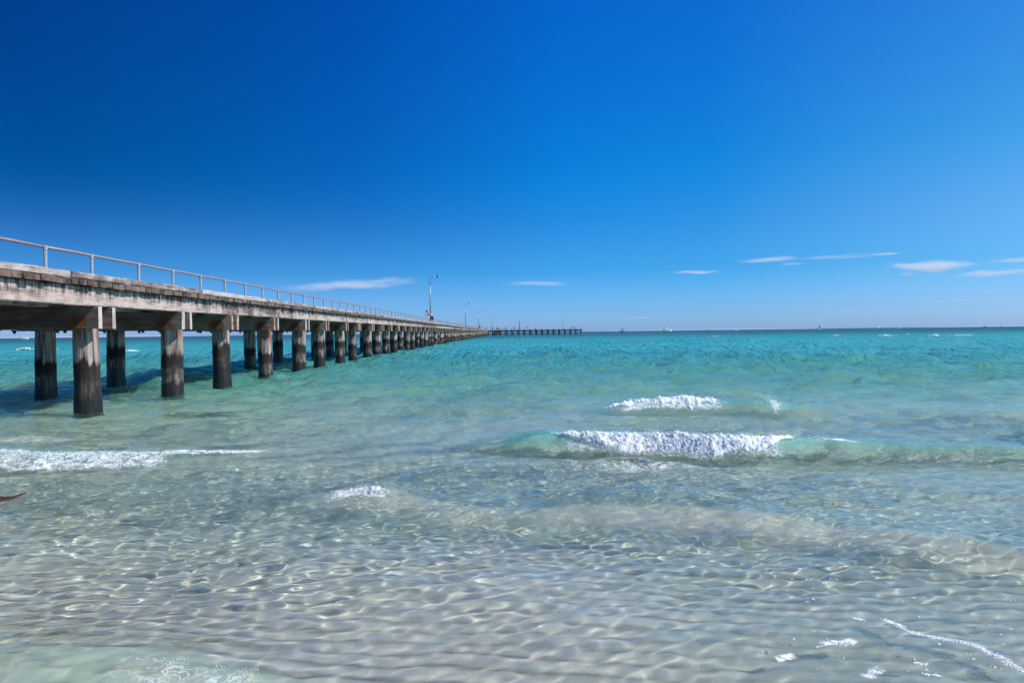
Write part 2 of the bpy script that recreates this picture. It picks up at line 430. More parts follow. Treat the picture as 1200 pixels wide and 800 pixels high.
# ------------------------------------------------------------------ mesh collector for the built things
class MB:
    def __init__(s): s.v = []; s.f = []
    def add(s, v, f):
        o = len(s.v); s.v += [tuple(p) for p in v]; s.f += [tuple(i + o for i in q) for q in f]
        return s
    def box(s, x0, x1, y0, y1, z0, z1):
        v = [(x, y, z) for z in (z0, z1) for y in (y0, y1) for x in (x0, x1)]
        return s.add(v, [(0, 2, 3, 1), (4, 5, 7, 6), (0, 1, 5, 4), (2, 6, 7, 3), (0, 4, 6, 2), (1, 3, 7, 5)])
    def beam(s, axis, length, wd, ht, segs=1, bev=.012, jit=0.0, c=(0, 0, 0)):
        """a timber along axis, centred on c, with chamfered and (jit) uneven edges"""
        b = bev; hw, hh = wd / 2, ht / 2
        prof = [(-hw + b, -hh), (hw - b, -hh), (hw, -hh + b), (hw, hh - b), (hw - b, hh), (-hw + b, hh), (-hw, hh - b), (-hw, -hh + b)]
        v = []; n = 8
        for i in range(segs + 1):
            u = -length / 2 + length * i / segs
            for (p, q) in prof:
                p2, q2 = p + random.uniform(-jit, jit), q + random.uniform(-jit, jit)
                e = u + (random.uniform(-jit, jit) if i in (0, segs) else 0)
                v.append({'x': (e, p2, q2), 'y': (-p2, e, q2), 'z': (p2, q2, e)}[axis])
        f = [tuple(range(n - 1, -1, -1)), tuple(segs * n + k for k in range(n))]
        for i in range(segs):
            for k in range(n):
                a, b_ = i * n + k, i * n + (k + 1) % n
                f.append((a, b_, b_ + n, a + n))
        return s.add([(x + c[0], y + c[1], z + c[2]) for x, y, z in v], f)
    def tube(s, pts, rad, n=8, cap=True):
        pts = [Vector(p) for p in pts]; m = len(pts)
        rad = rad if isinstance(rad, (list, tuple)) else [rad] * m
        v = []
        d0 = (pts[1] - pts[0]).normalized()
        u = d0.orthogonal().normalized()
        for i in range(m):
            d = (pts[min(i + 1, m - 1)] - pts[max(i - 1, 0)]).normalized()
            u = (u - d * u.dot(d)).normalized(); w_ = d.cross(u)
            for k in range(n):
                a = 2 * math.pi * k / n
                v.append(pts[i] + (u * math.cos(a) + w_ * math.sin(a)) * rad[i])
        f = []
        for i in range(m - 1):
            for k in range(n):
                a, b = i * n + k, i * n + (k + 1) % n
                f.append((a, b, b + n, a + n))
        if cap: f += [tuple(range(n - 1, -1, -1)), tuple((m - 1) * n + k for k in range(n))]
        return s.add(v, f)
    def ball(s, c, r, n=8, m=6):
        r = r if isinstance(r, (tuple, list)) else (r, r, r)
        v = [(c[0], c[1], c[2] + r[2])]
        for i in range(1, m):
            t_ = math.pi * i / m
            for k in range(n):
                a = 2 * math.pi * k / n
                v.append((c[0] + r[0] * math.sin(t_) * math.cos(a), c[1] + r[1] * math.sin(t_) * math.sin(a), c[2] + r[2] * math.cos(t_)))
        v.append((c[0], c[1], c[2] - r[2])); L = len(v) - 1
        f = [(0, 1 + k, 1 + (k + 1) % n) for k in range(n)]
        for i in range(m - 2):
            for k in range(n):
                a, b = 1 + i * n + k, 1 + i * n + (k + 1) % n
                f.append((a, a + n, b + n, b))
        f += [(L, 1 + (m - 2) * n + (k + 1) % n, 1 + (m - 2) * n + k) for k in range(n)]
        return s.add(v, f)
    def mesh(s, name, mat, smooth=False):
        me = bpy.data.meshes.new(name); me.from_pydata(s.v, [], s.f); me.update()
        me.materials.append(mat)
        if smooth: smooth_all(me)
        return me
def put(name, me, parent=None, loc=(0, 0, 0), rot=(0, 0, 0)):
    o = bpy.data.objects.new(name, me); COL.objects.link(o)
    o.location = loc; o.rotation_euler = rot
    if parent is not None: o.parent = parent
    return o
def tag(o, label, cat, group=None, kind=None):
    o['label'] = label; o['category'] = cat
    if group: o['group'] = group
    if kind: o['kind'] = kind
    return o
def thing(name, label, cat, loc=(0, 0, 0), rz=0, group=None):
    o = bpy.data.objects.new(name, None); COL.objects.link(o)
    o.location = loc; o.rotation_euler = (0, 0, rz); o.empty_display_size = .2
    return tag(o, label, cat, group)
def copy_tree(o, parent=None):
    c = o.copy(); COL.objects.link(c)
    if parent is not None: c.parent = parent
    for ch in o.children: copy_tree(ch, c)
    return c
def simple(name, col, rough=.6, metal=0.0, var=.0, scale=8):
    m = new_mat(name); t = NT(m)
    c = rgb(*col)
    if var:
        oc = t.n('TexCoord').outputs['Object']
        c = t.mix(t.noise(oc, scale, 4), rgb(*[k * (1 - var) for k in col]), rgb(*[min(1, k * (1 + var)) for k in col]))
    t.out(t.n('BsdfPrincipled', ins={'Base Color': c, 'Roughness': rough, 'Metallic': metal}))
    return m

# ------------------------------------------------------------------ timber
def timber(name, light, dark, streak, kind):
    m = new_mat(name); t = NT(m)
    oc = t.n('TexCoord').outputs['Object']
    rnd = t.n('ObjectInfo').outputs['Random']
    off = t.n('CombineXYZ'); t.set(off.inputs[0], t.math('MULTIPLY', rnd, 37)); t.set(off.inputs[1], t.math('MULTIPLY', rnd, 91)); t.set(off.inputs[2], t.math('MULTIPLY', rnd, 13))
    ov = t.n('VectorMath', operation='ADD', ins={0: oc, 1: off.outputs[0]}).outputs[0]
    grain = t.noise(t.scaled(ov, streak), 1.0, 6, .65, .3)
    blot = t.noise(ov, 1.7, 5, .65)
    fine = t.noise(t.scaled(ov, tuple(k * 3 for k in streak)), 1.0, 3, .6)
    sp = t.n('SeparateXYZ'); t.set(sp.inputs[0], oc)
    f = t.math('ADD', t.math('MULTIPLY', grain, .55), t.math('MULTIPLY', blot, .6))
    if kind == 'fascia':     # damp runs down from the deck
        runs = t.noise(t.scaled(ov, (1, 9, .8)), 1.0, 5, .7)
        zz = t.smooth(sp.outputs[2], -.14, .2, 0, .34)
        f = t.math('SUBTRACT', f, t.math('MULTIPLY', zz, t.smooth(runs, .36, .64)))
    f = t.math('ADD', f, t.math('MULTIPLY', t.math('SUBTRACT', rnd, .5), .16))
    c = t.mix(t.smooth(f, .39, .70), dark, light)
    c = t.mix(t.math('MULTIPLY', t.smooth(fine, .52, .72), .55), c, rgb(*[k * .45 for k in dark[:3]]))
    if kind in ('fascia', 'kerb'):     # rust weeping from old spikes
        rs = t.noise(t.scaled(ov, (1, 2.6, .7)), 1.0, 3, .55)
        c = t.mix(t.math('MULTIPLY', t.smooth(rs, .64, .74), .7), c, rgb(.24, .10, .05))
    if kind == 'cross':      # rust bled from the bolts, and on some end grains
        bx = t.math('SUBTRACT', t.math('ABSOLUTE', sp.outputs[0]), 1.46)
        wob = t.math('MULTIPLY', t.math('SUBTRACT', t.noise(ov, 7, 4), .5), .16)
        dd = t.math('SQRT', t.math('ADD', t.math('MULTIPLY', bx, bx), t.math('MULTIPLY', t.math('ADD', sp.outputs[2], .10), t.math('ADD', sp.outputs[2], .10))))
        rf = t.smooth(t.math('ADD', dd, wob), .14, .26, 1, 0)
        rc = t.mix(t.noise(ov, 14, 4), rgb(.035, .016, .010), rgb(.20, .075, .03))
        c = t.mix(rf, c, rc)
        gn = t.n('NewGeometry').outputs['Normal']
        gs = t.n('SeparateXYZ'); t.set(gs.inputs[0], gn)
        endf = t.smooth(gs.outputs[0], .6, .9)
        ec = t.mix(t.smooth(t.noise(t.scaled(ov, (1, 12, 3)), 1.0, 4), .4, .6), rgb(.52, .47, .43), rgb(.33, .28, .25))
        ec = t.mix(t.math('MULTIPLY', t.smooth(rnd, .45, .55), t.smooth(t.noise(ov, 9, 4), .42, .6)), ec, rgb(.42, .13, .045))
        c = t.mix(endf, c, ec)
    bmp = t.n('Bump', ins={'Height': t.math('ADD', grain, t.math('MULTIPLY', fine, .5)), 'Strength': .6, 'Distance': .012})
    t.out(t.n('BsdfPrincipled', ins={'Base Color': c, 'Roughness': .85, 'Normal': bmp}))
    return m
m_fascia = timber('bleached outer girder timber', rgb(.53, .405, .35), rgb(.085, .058, .046), (5, 1.2, 14), 'fascia')
m_kerb = timber('bleached kerb timber', rgb(.52, .43, .38), rgb(.13, .10, .085), (6, 1.4, 16), 'kerb')
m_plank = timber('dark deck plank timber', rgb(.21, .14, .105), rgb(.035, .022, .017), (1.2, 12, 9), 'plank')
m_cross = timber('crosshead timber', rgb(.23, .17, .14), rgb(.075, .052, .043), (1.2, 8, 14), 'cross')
m_bolt = simple('rusted iron', (.11, .045, .022), .8, .3, .5, 30)

m_pile = new_mat('weathered pile timber'); t = NT(m_pile)
oc = t.n('TexCoord').outputs['Object']; rnd = t.n('ObjectInfo').outputs['Random']
off = t.n('CombineXYZ'); t.set(off.inputs[0], t.math('MULTIPLY', rnd, 53)); t.set(off.inputs[1], t.math('MULTIPLY', rnd, 17)); t.set(off.inputs[2], t.math('MULTIPLY', rnd, 29))
ov = t.n('VectorMath', operation='ADD', ins={0: oc, 1: off.outputs[0]}).outputs[0]
st = t.noise(t.scaled(ov, (11, 11, .9)), 1.0, 6, .7, .4)
bl = t.noise(t.scaled(ov, (4, 4, 2)), 1.0, 5, .65)
sp = t.n('SeparateXYZ'); t.set(sp.inputs[0], oc)
zz = t.math('ADD', sp.outputs[2], t.math('ADD', t.math('MULTIPLY', t.math('SUBTRACT', st, .5), .45), t.math('ADD', t.math('MULTIPLY', t.math('SUBTRACT', bl, .5), .45), t.math('MULTIPLY', t.math('SUBTRACT', rnd, .5), .42))))
grey = t.mix(t.smooth(st, .38, .66), rgb(.075, .048, .036), rgb(.50, .41, .355))
wet = t.mix(t.smooth(st, .45, .75), rgb(.007, .005, .004), rgb(.055, .034, .022))
bare = t.mix(t.smooth(t.math('ADD', t.math('MULTIPLY', st, .7), t.math('MULTIPLY', bl, .4)), .52, .68), rgb(.035, .024, .017), rgb(.30, .225, .175))
c = t.mix(t.smooth(zz, .92, 1.06), wet, grey)                       # dry timber above the tide
patch = t.math('MULTIPLY', t.math('MULTIPLY', t.smooth(zz, .30, .42), t.smooth(zz, .62, .72, 1, 0)), t.smooth(t.math('FRACT', t.math('MULTIPLY', rnd, 7.3)), .15, .6, .15, 1.0))
c = t.mix(patch, c, bare)                                           # scoured band lower down
rustm = t.math('MULTIPLY', t.smooth(zz, 1.20, 1.55), t.smooth(t.noise(t.scaled(ov, (5, 5, .7)), 1.0, 4), .46, .60))
c = t.mix(rustm, c, rgb(.22, .085, .035))
rg = t.smooth(zz, .2, 1.0, .45, .9)
bmp = t.n('Bump', ins={'Height': t.math('ADD', st, t.math('MULTIPLY', bl, .4)), 'Strength': .9, 'Distance': .03})
t.out(t.n('BsdfPrincipled', ins={'Base Color': c, 'Roughness': rg, 'Normal': bmp}))

# ------------------------------------------------------------------ the pier
X_NEAR, X_FAR = -7.40, -11.0
PILE_X = (-7.73, -10.62)
Z_CB, Z_CT, Z_FT, Z_DT = 1.555, 1.96, 2.30, 2.41
BAY, BENT0 = 3.77, 14.9
bent_y = [BENT0 + BAY * i for i in range(-2, 99)]
real = {0: 14.9, 1: 18.6, 2: 21.9, 3: 25.9, 4: 30.0, 5: 33.4, 6: 37.7, 7: 41.0}
bent_y = [real.get(i, BENT0 + BAY * i) for i in range(-2, 99)]
Y0, Y1 = 6.0, bent_y[-1] + .6
pier = thing('pier', 'long weathered timber pier on thick round piles running out to sea at the left', 'pier', (-9.2, Y0, 0))
def pput(name, me, loc=(0, 0, 0), rot=(0, 0, 0), parent=pier):
    o = put(name, me, None, (loc[0] + 9.2, loc[1] - Y0, loc[2]), rot); o.parent = parent
    return o
def pile_mesh(seed, r0=.240, top=1.9, bottom=-2.6, rings=30, n=26):
    rr = random.Random(seed)
    ph = [rr.uniform(0, 6.28) for _ in range(12)]; am = [rr.uniform(.3, 1) for _ in range(12)]
    mb = MB(); v = []
    zs_ = [bottom + (Z_CB - bottom) * i / (rings - 3) for i in range(rings - 2)] + [Z_CB + .018, Z_CB + .026, top]
    for i in range(rings + 1):
        z = zs_[i]
        zc = max(0, z)
        waist = 1 - .05 * math.exp(-((z - .45) / .25) ** 2) + .02 * math.sin(2.2 * z + ph[0])
        taper = 1.03 - .05 * zc
        for k in range(n):
            a = 2 * math.pi * k / n
            g = sum(am[j] * math.sin((j * 2 + 3) * a + ph[j] + .35 * math.sin(1.3 * z + ph[j + 4])) for j in range(5))
            r = r0 * waist * taper * (1 + .018 * g + rr.uniform(-.014, .014) * (2.4 if z < .95 else 1))
            if z > Z_CB + .022: r = min(r, .178)
            v.append((r * math.cos(a), r * math.sin(a), z))
    f = []
    for i in range(rings):
        for k in range(n):
            a, b = i * n + k, i * n + (k + 1) % n
            f.append((a, b, b + n, a + n))
    f.append(tuple(rings * n + k for k in range(n)))
    return mb.add(v, f).mesh('pile', m_pile, True)
pile_big = [pile_mesh(i) for i in range(7)]
pile_small = [pile_mesh(20 + i, rings=10, n=10) for i in range(3)]
cross_big = [MB().beam('x', 3.74, .14, Z_CT - Z_CB, 8, .012, .005).mesh('crosshead', m_cross) for _ in range(5)]
bolt_me = MB().tube([(0, -.05, 0), (0, .0, 0)], .035, 6).tube([(0, -.012, 0), (0, .0, 0)], .06, 10).mesh('bolt', m_bolt)
hang_me = MB().tube([(0, 0, -.07), (0, 0, 0)], .03, 6).tube([(0, 0, -.025), (0, 0, 0)], .055, 8).mesh('bolt', m_bolt)
for i, y in enumerate(bent_y):
    near = y < 70
    for x in PILE_X:
        p = pput('pile', random.choice(pile_big if near else pile_small), (x + random.uniform(-.03, .03), y, 0),
                 (random.gauss(0, .016), random.gauss(0, .016), random.uniform(0, 6.28)))
        p.scale = (lambda g_: (g_, g_, 1))(random.uniform(.93, 1.08))
    for sgn in (-1, 1):
        cbm = pput('crosshead', random.choice(cross_big), (-9.22 + random.uniform(-.02, .02), y + sgn * .252, (Z_CB + Z_CT) / 2 - .002 + random.uniform(-.004, .001)))
        if near and sgn < 0:
            for bx in (-1.46, 1.46):
                bo = put('bolt', bolt_me, None, (bx, -.07, -.07)); bo.parent = cbm
        if near and y < 40:
            for bx in (-.45, .12, .9):
                bo = put('bolt', hang_me, None, (bx + random.uniform(-.2, .2), 0, -(Z_CT - Z_CB) / 2)); bo.parent = cbm
# girders along the pier: near face, far face and three between
girder = [MB().beam('y', 2 * BAY - .015, .15, Z_FT - Z_CT - .004, 14, .014, .006).mesh('girder', m_fascia) for _ in range(4)]
yy_ = Y0
k = 0
while yy_ < Y1:
    for j, x in enumerate((X_NEAR - .085, -8.35, -9.2, -10.05, X_FAR + .085)):
        if j in (1, 2, 3) and yy_ > 120: continue
        pput('girder', random.choice(girder), (x + random.uniform(-.006, .006), yy_ + BAY, (Z_CT + Z_FT) / 2))
    yy_ += 2 * BAY; k += 1
Y_END = yy_
# deck planks, each on its own as far as they can be told apart
pw = .232
plank_me = [MB().beam('x', 3.78 + random.uniform(-.03, .03), pw - .012, .098, 2, .010, .006).mesh('plank', m_plank) for _ in range(9)]
y = 11.4; rest = MB()
for i in range(300):
    pput('plank', random.choice(plank_me), (-9.2 + random.uniform(-.022, .022), y, Z_FT + .052 + random.uniform(-.006, .010)), (0, 0, random.gauss(0, .0012)))
    y += pw
yb = Y0 + pw / 2
while yb < 11.4 - pw * .6:
    rest.box(-11.09, -7.31 + random.uniform(-.02, .02), yb - .11, yb + .11, Z_FT + .004, Z_FT + .10 + random.uniform(-.006, .006)); yb += pw
while y < Y_END:
    rest.box(-11.09, -7.31 + random.uniform(-.03, .03), y - .11, y + .11, Z_FT + .004, Z_FT + .10 + random.uniform(-.008, .010)); y += pw
o = pput('planks_beyond', rest.mesh('planks_beyond', m_plank), (0, 0, 0)); o['kind'] = 'stuff'
# kerbs on both edges
kl = 5.9
kerb_me = [MB().beam('y', kl - .05, .17, .115, 12, .014, .008).mesh('kerb', m_kerb) for _ in range(4)]
y = 13.62 - 1.5 * kl + .02
while y < Y_END:
    if y + kl / 2 < Y_END and y - kl / 2 > Y0 - 1:
        for x in (X_NEAR - .03, X_FAR + .02):
            pput('kerb', random.choice(kerb_me), (x + random.uniform(-.012, .012), y, Z_FT + .112 + .059), (0, 0, random.gauss(0, .0015)))
    y += kl
# hand rail along the far edge
m_galv = simple('galvanised steel', (.40, .405, .41), .55, .25, .25, 14)
m_pipe = simple('rusty rail pipe', (.36, .27, .23), .6, .2, .45, 5)
X_RAIL = -10.77
RZ = 3.535
ys = [18.9 - 2.4 * i for i in range(5, 0, -1)] + [18.9, 21.0, 23.7]
while ys[-1] < Y1 - 8: ys.append(ys[-1] + 2.43)
post_me = MB().tube([(0, 0, -.30), (0, 0, RZ - Z_DT - .02)], .040, 8).tube([(0, 0, RZ - Z_DT - .075), (0, 0, RZ - Z_DT + .03)], .052, 8).tube([(0, 0, .0), (0, 0, .03)], .06, 8).mesh('rail_post', m_galv, False)
for y in ys:
    pput('rail_post', post_me, (X_RAIL, y, Z_DT), (random.gauss(0, .006), random.gauss(0, .006), 0))
seg = 5
for i in range(0, len(ys) - 1, seg):
    a, b = ys[i], ys[min(i + seg, len(ys) - 1)]
    mb = MB(); n_ = max(2, int((b - a) / 1.2))
    mb.tube([(0, a + (b - a) * q / n_ - a, .006 * math.sin(q * 2.3 + i)) for q in range(n_ + 1)], .033, 8)
    pput('hand_rail', mb.mesh('hand_rail', m_pipe, True), (X_RAIL, a, RZ))

# ------------------------------------------------------------------ the pier head far out, turning right
m_dark = timber('dark tarred timber', rgb(.045, .037, .034), rgb(.016, .014, .013), (3, 3, 6), 'kerb')
HA, HB = Vector((-10.0, 390.0, 0)), Vector((40.6, 425.0, 0))
hd = (HB - HA); HL = hd.length; hang = math.atan2(hd.y, hd.x)
head = thing('jetty', 'dark low jetty at the far end of the long pier, reaching right along the horizon', 'jetty', tuple(HA), hang)
put('deck', MB().box(0, HL, -2.4, 2.4, 2.02, 2.42).mesh('deck', m_dark), head)
hp = MB().tube([(0, 0, -3), (0, 0, 2.02)], .30, 8).mesh('pile', m_dark, True)
hc = MB().box(-.16, .16, -2.5, 2.5, 1.66, 2.02).mesh('crosshead', m_dark)
bo_me = MB().box(-.14, .14, -.14, .14, 2.42, 3.0).mesh('bollard', m_dark)
nb = 17
for i in range(nb):
    u = .6 + (HL - 1.2) * i / (nb - 1)
    put('crosshead', hc, head, (u, 0, 0))
    for v_ in (-2.0, 2.0): put('pile', hp, head, (u, v_, 0))
    if i % 1 == 0: put('bollard', bo_me, head, (u, -2.2, 0))
put('wale', MB().box(0, HL, -2.62, -2.42, 2.1, 2.4).mesh('wale', m_dark), head)
put('wale', MB().box(0, HL, 2.42, 2.62, 2.1, 2.4).mesh('wale', m_dark), head)
stage = thing('landing_stage', 'low dark landing stage at the corner where the pier meets the jetty', 'landing', (-2.9, 379, 0))
m_red = simple('dark red timber', (.10, .045, .035), .8, 0, .4, 2)
put('platform', MB().box(-2.2, 2.0, -2, 2, 1.3, 1.75).mesh('platform', m_red), stage)
for x in (-1.8, -.5, .7, 1.7):
    for y in (-1.8, 1.8): put('pile', hp, stage, (x, y, -.35))
put('fender', MB().box(-2.2, 2.0, -2.25, -2.02, .5, 1.1).mesh('fender', m_red), stage)
rl = MB()
for x in (-2, 0, 1.9): rl.tube([(x, -1.9, 1.7), (x, -1.9, 2.8)], .06, 6)
rl.tube([(-2, -1.9, 2.8), (1.9, -1.9, 2.8)], .06, 6)
put('railing', rl.mesh('railing', m_red), stage)

# ------------------------------------------------------------------ street lamps
m_lampgrey = simple('painted steel lamp', (.30, .32, .35), .4, .4, .12, 5)
m_head = simple('dark lamp housing', (.06, .065, .07), .45, .2)
m_glass = simple('pale lamp diffuser', (.75, .77, .8), .25)
def lamp(H, label, loc, arm=True, flip=1, thick=1.0, group='lamps along the pier'):
    r = thing('street_lamp', label, 'street lamp', loc, 0, group)
    put('base_plate', MB().tube([(0, 0, 0), (0, 0, .05)], .2, 10).mesh('base_plate', m_lampgrey), r)
    put('pole', MB().tube([(0, 0, .03), (0, 0, H * .5), (0, 0, H * .84)], [.105 * thick, .085 * thick, .065 * thick], 10).mesh('pole', m_lampgrey, True), r)
    put('collar', MB().tube([(0, 0, H * .835), (0, 0, H * .86)], .10 * thick, 10).mesh('collar', m_head, True), r)
    if arm:
        R = 1.15 * flip
        pts = [(0, 0, H * .84), (0, 0, H * .91), (.06 * R, 0, H * .94), (.22 * R, 0, H * .96), (.7 * R, 0, H * .985)]
        put('arm', MB().tube(pts, .04, 8).mesh('arm', m_lampgrey, True), r)
        h = put('lamp_head', MB().ball((0, 0, 0), (.36, .15, .10), 10, 6).mesh('lamp_head', m_head, True), r, (.98 * R, 0, H * .992), (0, -.22 * flip, 0))
        d = put('diffuser', MB().ball((0, 0, 0), (.27, .12, .08), 10, 6).mesh('diffuser', m_glass, True), h, (.14 * flip, 0, -.045))
    else:
        put('cap', MB().ball((0, 0, H * .86), (.09, .09, .12), 8, 5).mesh('cap', m_head, True), r)
    return r
LX = -11.0 + .32
def on_far_edge(px): return (LX, -LX * FPX / (590 - px))
for px, H, lab in ((505, 7.35, 'tall grey street lamp right beside the running person on the pier'),
                   (546, 7.5, 'grey street lamp on the pier, second along from the running person')):
    x, y = on_far_edge(px); lamp(H, lab, (x, y, Z_DT))
lamp(8.3, 'slim street lamp third along the pier, just before the crowd of people', (LX, 345, Z_DT))
lamp(7.9, 'thin street lamp whose arm points left, standing over the landing stage', (-5.2, 394.2, 2.42), True, -1)
lamp(8.9, 'stout dark pole without an arm near the left end of the far jetty', (8.2, 403.8, 2.42), False, 1, 1.6)
lamp(8.4, 'thin pole without an arm near the right end of the far jetty', (31.2, 419.5, 2.42), False, 1, .8)

# ------------------------------------------------------------------ foam: froth built of small lumps on the water
m_foam = new_mat('white sea froth'); t = NT(m_foam)
wht = t.n('MixShader', ins={0: .28, 1: t.n('BsdfDiffuse', ins={'Color': rgb(.93, .94, .94)}), 2: t.n('BsdfTranslucent', ins={'Color': rgb(.90, .93, .93)})})
gp = t.n('NewGeometry').outputs['Position']
thin = t.n('Attribute', attribute_name='thin').outputs['Fac']          # 0 where the froth is thick, 1 where it ends
hole = t.noise(t.scaled(gp, (1, .6, 1)), 32.0, 5, .72)
t.out(t.n('MixShader', ins={0: t.smooth(t.math('ADD', t.math('MULTIPLY', thin, .75), t.math('MULTIPLY', hole, .5)), .42, .68), 1: wht, 2: t.n('BsdfTransparent')}))
_b = bmesh.new(); bmesh.ops.create_icosphere(_b, subdivisions=1, radius=1.0)
ICO_V = np.array([v.co[:] for v in _b.verts]); ICO_F = np.array([[v.index for v in f.verts] for f in _b.faces]); _b.free()
def froth(name, label, C, R, flat=.7, cat='foam', group=None):
    n = len(C)
    ang = rng.uniform(0, 6.28, n); ca, sa = np.cos(ang), np.sin(ang)
    sc = R[:, None] * rng.uniform(.6, 1.5, (n, 3)); sc[:, 2] *= flat
    v = ICO_V[None] * sc[:, None, :] * rng.uniform(.75, 1.25, (n, len(ICO_V), 1))
    x = v[..., 0] * ca[:, None] - v[..., 1] * sa[:, None]; y = v[..., 0] * sa[:, None] + v[..., 1] * ca[:, None]
    v = np.stack([x, y, v[..., 2]], -1) + C[:, None, :]
    org = C.mean(0); org[2] = 0
    co = (v - org).reshape(-1, 3).astype(np.float32)
    f = (ICO_F[None] + (np.arange(n) * len(ICO_V))[:, None, None]).reshape(-1, 3).astype(np.int32)
    me = bpy.data.meshes.new(name)
    me.vertices.add(len(co)); me.vertices.foreach_set('co', co.ravel())
    me.loops.add(f.size); me.loops.foreach_set('vertex_index', f.ravel())
    me.polygons.add(len(f)); me.polygons.foreach_set('loop_start', np.arange(0, f.size, 3, dtype=np.int32))
    me.polygons.foreach_set('use_smooth', np.ones(len(f), bool)); me.update(calc_edges=True)
    me.materials.append(m_foam)
    o = put(name, me, None, tuple(org)); tag(o, label, cat, group, 'stuff')
    return o
def roller(k, px0, px1, reach, lift, dens, name, label, res=.0085, nspray=900, r0=.003, r1=.009, cut=.5):
    """a sheet of froth tumbling down the front of breaker k, ragged where it thins out, with loose drops;
    dens(u along, v down the face) gives how thick it lies"""
    bx, by, bz, wf, wb = BR[k]
    kp = [q[0] for q in BREAKERS[k][0]]; kq = [q[1] for q in BREAKERS[k][0]]
    xa = P(px0, np.interp(px0, kp, kq), .1)[0]; xb = P(px1, np.interp(px1, kp, kq), .1)[0]
    nx = int((xb - xa) / res) + 2; nv = int(reach * 1.3 / res) + 4
    X, V = np.meshgrid(np.linspace(xa, xb, nx), np.linspace(-.25, 1.08, nv), indexing='ij')
    def place(X, V):
        U = (X - xa) / (xb - xa)
        yc, a_ = crest(k, X); yc = yc + .10 * (fbm(X * 1.3 + 5, 0 * X + 3.7) - .5)
        rag = .75 + .6 * fbm(X * 4, 0 * X + 1.2, 3)
        Y = yc - V * reach * rag
        bil = 1 - np.abs(2 * fbm(X * 5 + 4, Y * 7, 4) - 1)            # billows
        fin = fbm(X * 28, Y * 30 + 9, 3) - .5
        run = fbm(X * 26, V * 2.2 + 6, 3) - .5                         # spilling threads down the face
        D_ = dens(U, V)
        thick = np.clip(D_ * (.55 + .9 * fbm(X * 5 + 2, V * 3, 4)) + .8 * run * (.4 + V) + .45 * fin, 0, 2)
        prof = np.clip(np.sin(np.clip(V + .25, 0, 1.15) / 1.15 * math.pi), 0, 1)
        Z = sea_z(X, Y) + .002 + lift * prof * (.25 + .95 * bil + .40 * fin + .15 * run) * np.clip(thick - cut + .35, 0, 1) + lift * 2.0 * np.clip(fbm(X * 17, 0 * X + 2.2, 3) - .5, 0, 1) * np.exp(-(np.clip(V - .02, -1, 1) / .12) ** 2)
        return Y, Z, thick
    Y, Z, T = place(X, V)
    me_ = grid_mesh(name, X + .006 * rng.normal(0, 1, X.shape), Y, Z)
    at_ = me_.attributes.new('thin', 'FLOAT', 'POINT'); at_.data.foreach_set('value', np.clip(1 - (T.ravel() - cut + .06) / .95, 0, 1).astype(np.float32))
    bmx = bmesh.new(); bmx.from_mesh(me_)
    T_ = T.ravel()
    bmx.verts.ensure_lookup_table()
    dead = [f for f in bmx.faces if sum(T_[v.index] for v in f.verts) / 4 < cut - .06]
    bmesh.ops.delete(bmx, geom=dead, context='FACES')
    # loose drops thrown off the front
    n = nspray * 6
    x = rng.uniform(xa, xb, n); v = rng.uniform(-.2, 1.1, n)
    y, z, th = place(x, v)
    keep = (th > cut - .10) & (th < cut + .5) | (rng.random(n) < .05) & (th > cut)
    x, y, z, v = (q[keep][:nspray] for q in (x, y, z, v))
    up = rng.random(len(x)) < .26
    z = z + .002 + up * rng.exponential(lift * .65, len(x)) * (v < .35)
    r = (r0 + (r1 - r0) * rng.random(len(x)) ** 2.5) * .62
    C = np.stack([x, y, z], 1)
    vv = (ICO_V[None] * (r[:, None] * rng.uniform(.6, 1.5, (len(r), 3)))[:, None, :] + C[:, None, :]).reshape(-1, 3)
    drops = bpy.data.meshes.new('drops'); ff = (ICO_F[None] + (np.arange(len(r)) * 12)[:, None, None]).reshape(-1, 3)
    drops.from_pydata(vv.tolist(), [], ff.tolist()); smooth_all(drops)
    bmx.from_mesh(drops); bpy.data.meshes.remove(drops)
    org = Vector((float(X.mean()), float(Y.mean()), 0))
    bmesh.ops.translate(bmx, verts=bmx.verts, vec=-org)
    bmx.to_mesh(me_); bmx.free(); smooth_all(me_)
    me_.materials.append(m_foam)
    o = put(name, me_, None, org); tag(o, label, 'foam', None, 'stuff')
    return o
SX = np.clip
def bandA(u, v):
    vc = np.interp(u, [0, .12, .32, .6, .82, 1], [-.02, .18, .52, .50, .36, .02]); hv = np.interp(u, [0, .1, .3, .55, .8, 1], [.10, .24, .48, .54, .34, .05])
    return 1.55 * (1 - np.clip(np.abs(v - vc) / hv, 0, 1.4) ** 2) * SX(12 * u + .35, 0, 1) * SX(9 * (1 - u) + .25, 0, 1)
roller('A', 639, 922, .33, .042, bandA,
       'breaking_wave', 'long white breaking crest of the largest wave, right of the middle', .0085, 2600)
roller('A', 914, 962, .10, .03, lambda u, v: .62 * np.sin(SX(u, 0, 1) * 3.14) ** .5, 'breaking_wave', 'short white lip on the green crest just right of the largest breaker', .007, 160)
roller('B', 706, 838, .50, .055, lambda u, v: 1.15 * (1 - SX(np.abs(v - .12 - .22 * u) / (.22 + .42 * np.sin(3.14 * u)), 0, 1.3) ** 2) * SX(7 * u + .3, 0, 1) * SX(7 * (1 - u) + .1, 0, 1), 'breaking_wave', 'smaller white breaker behind the largest one, further out', .012, 1100, .004, .012)
roller('B', 872, 890, .45, .05, lambda u, v: .68 * np.sin(SX(u, 0, 1) * 3.14), 'breaking_wave', 'narrow white spill on the green crest right of the smaller breaker', .010, 120, .004, .011)
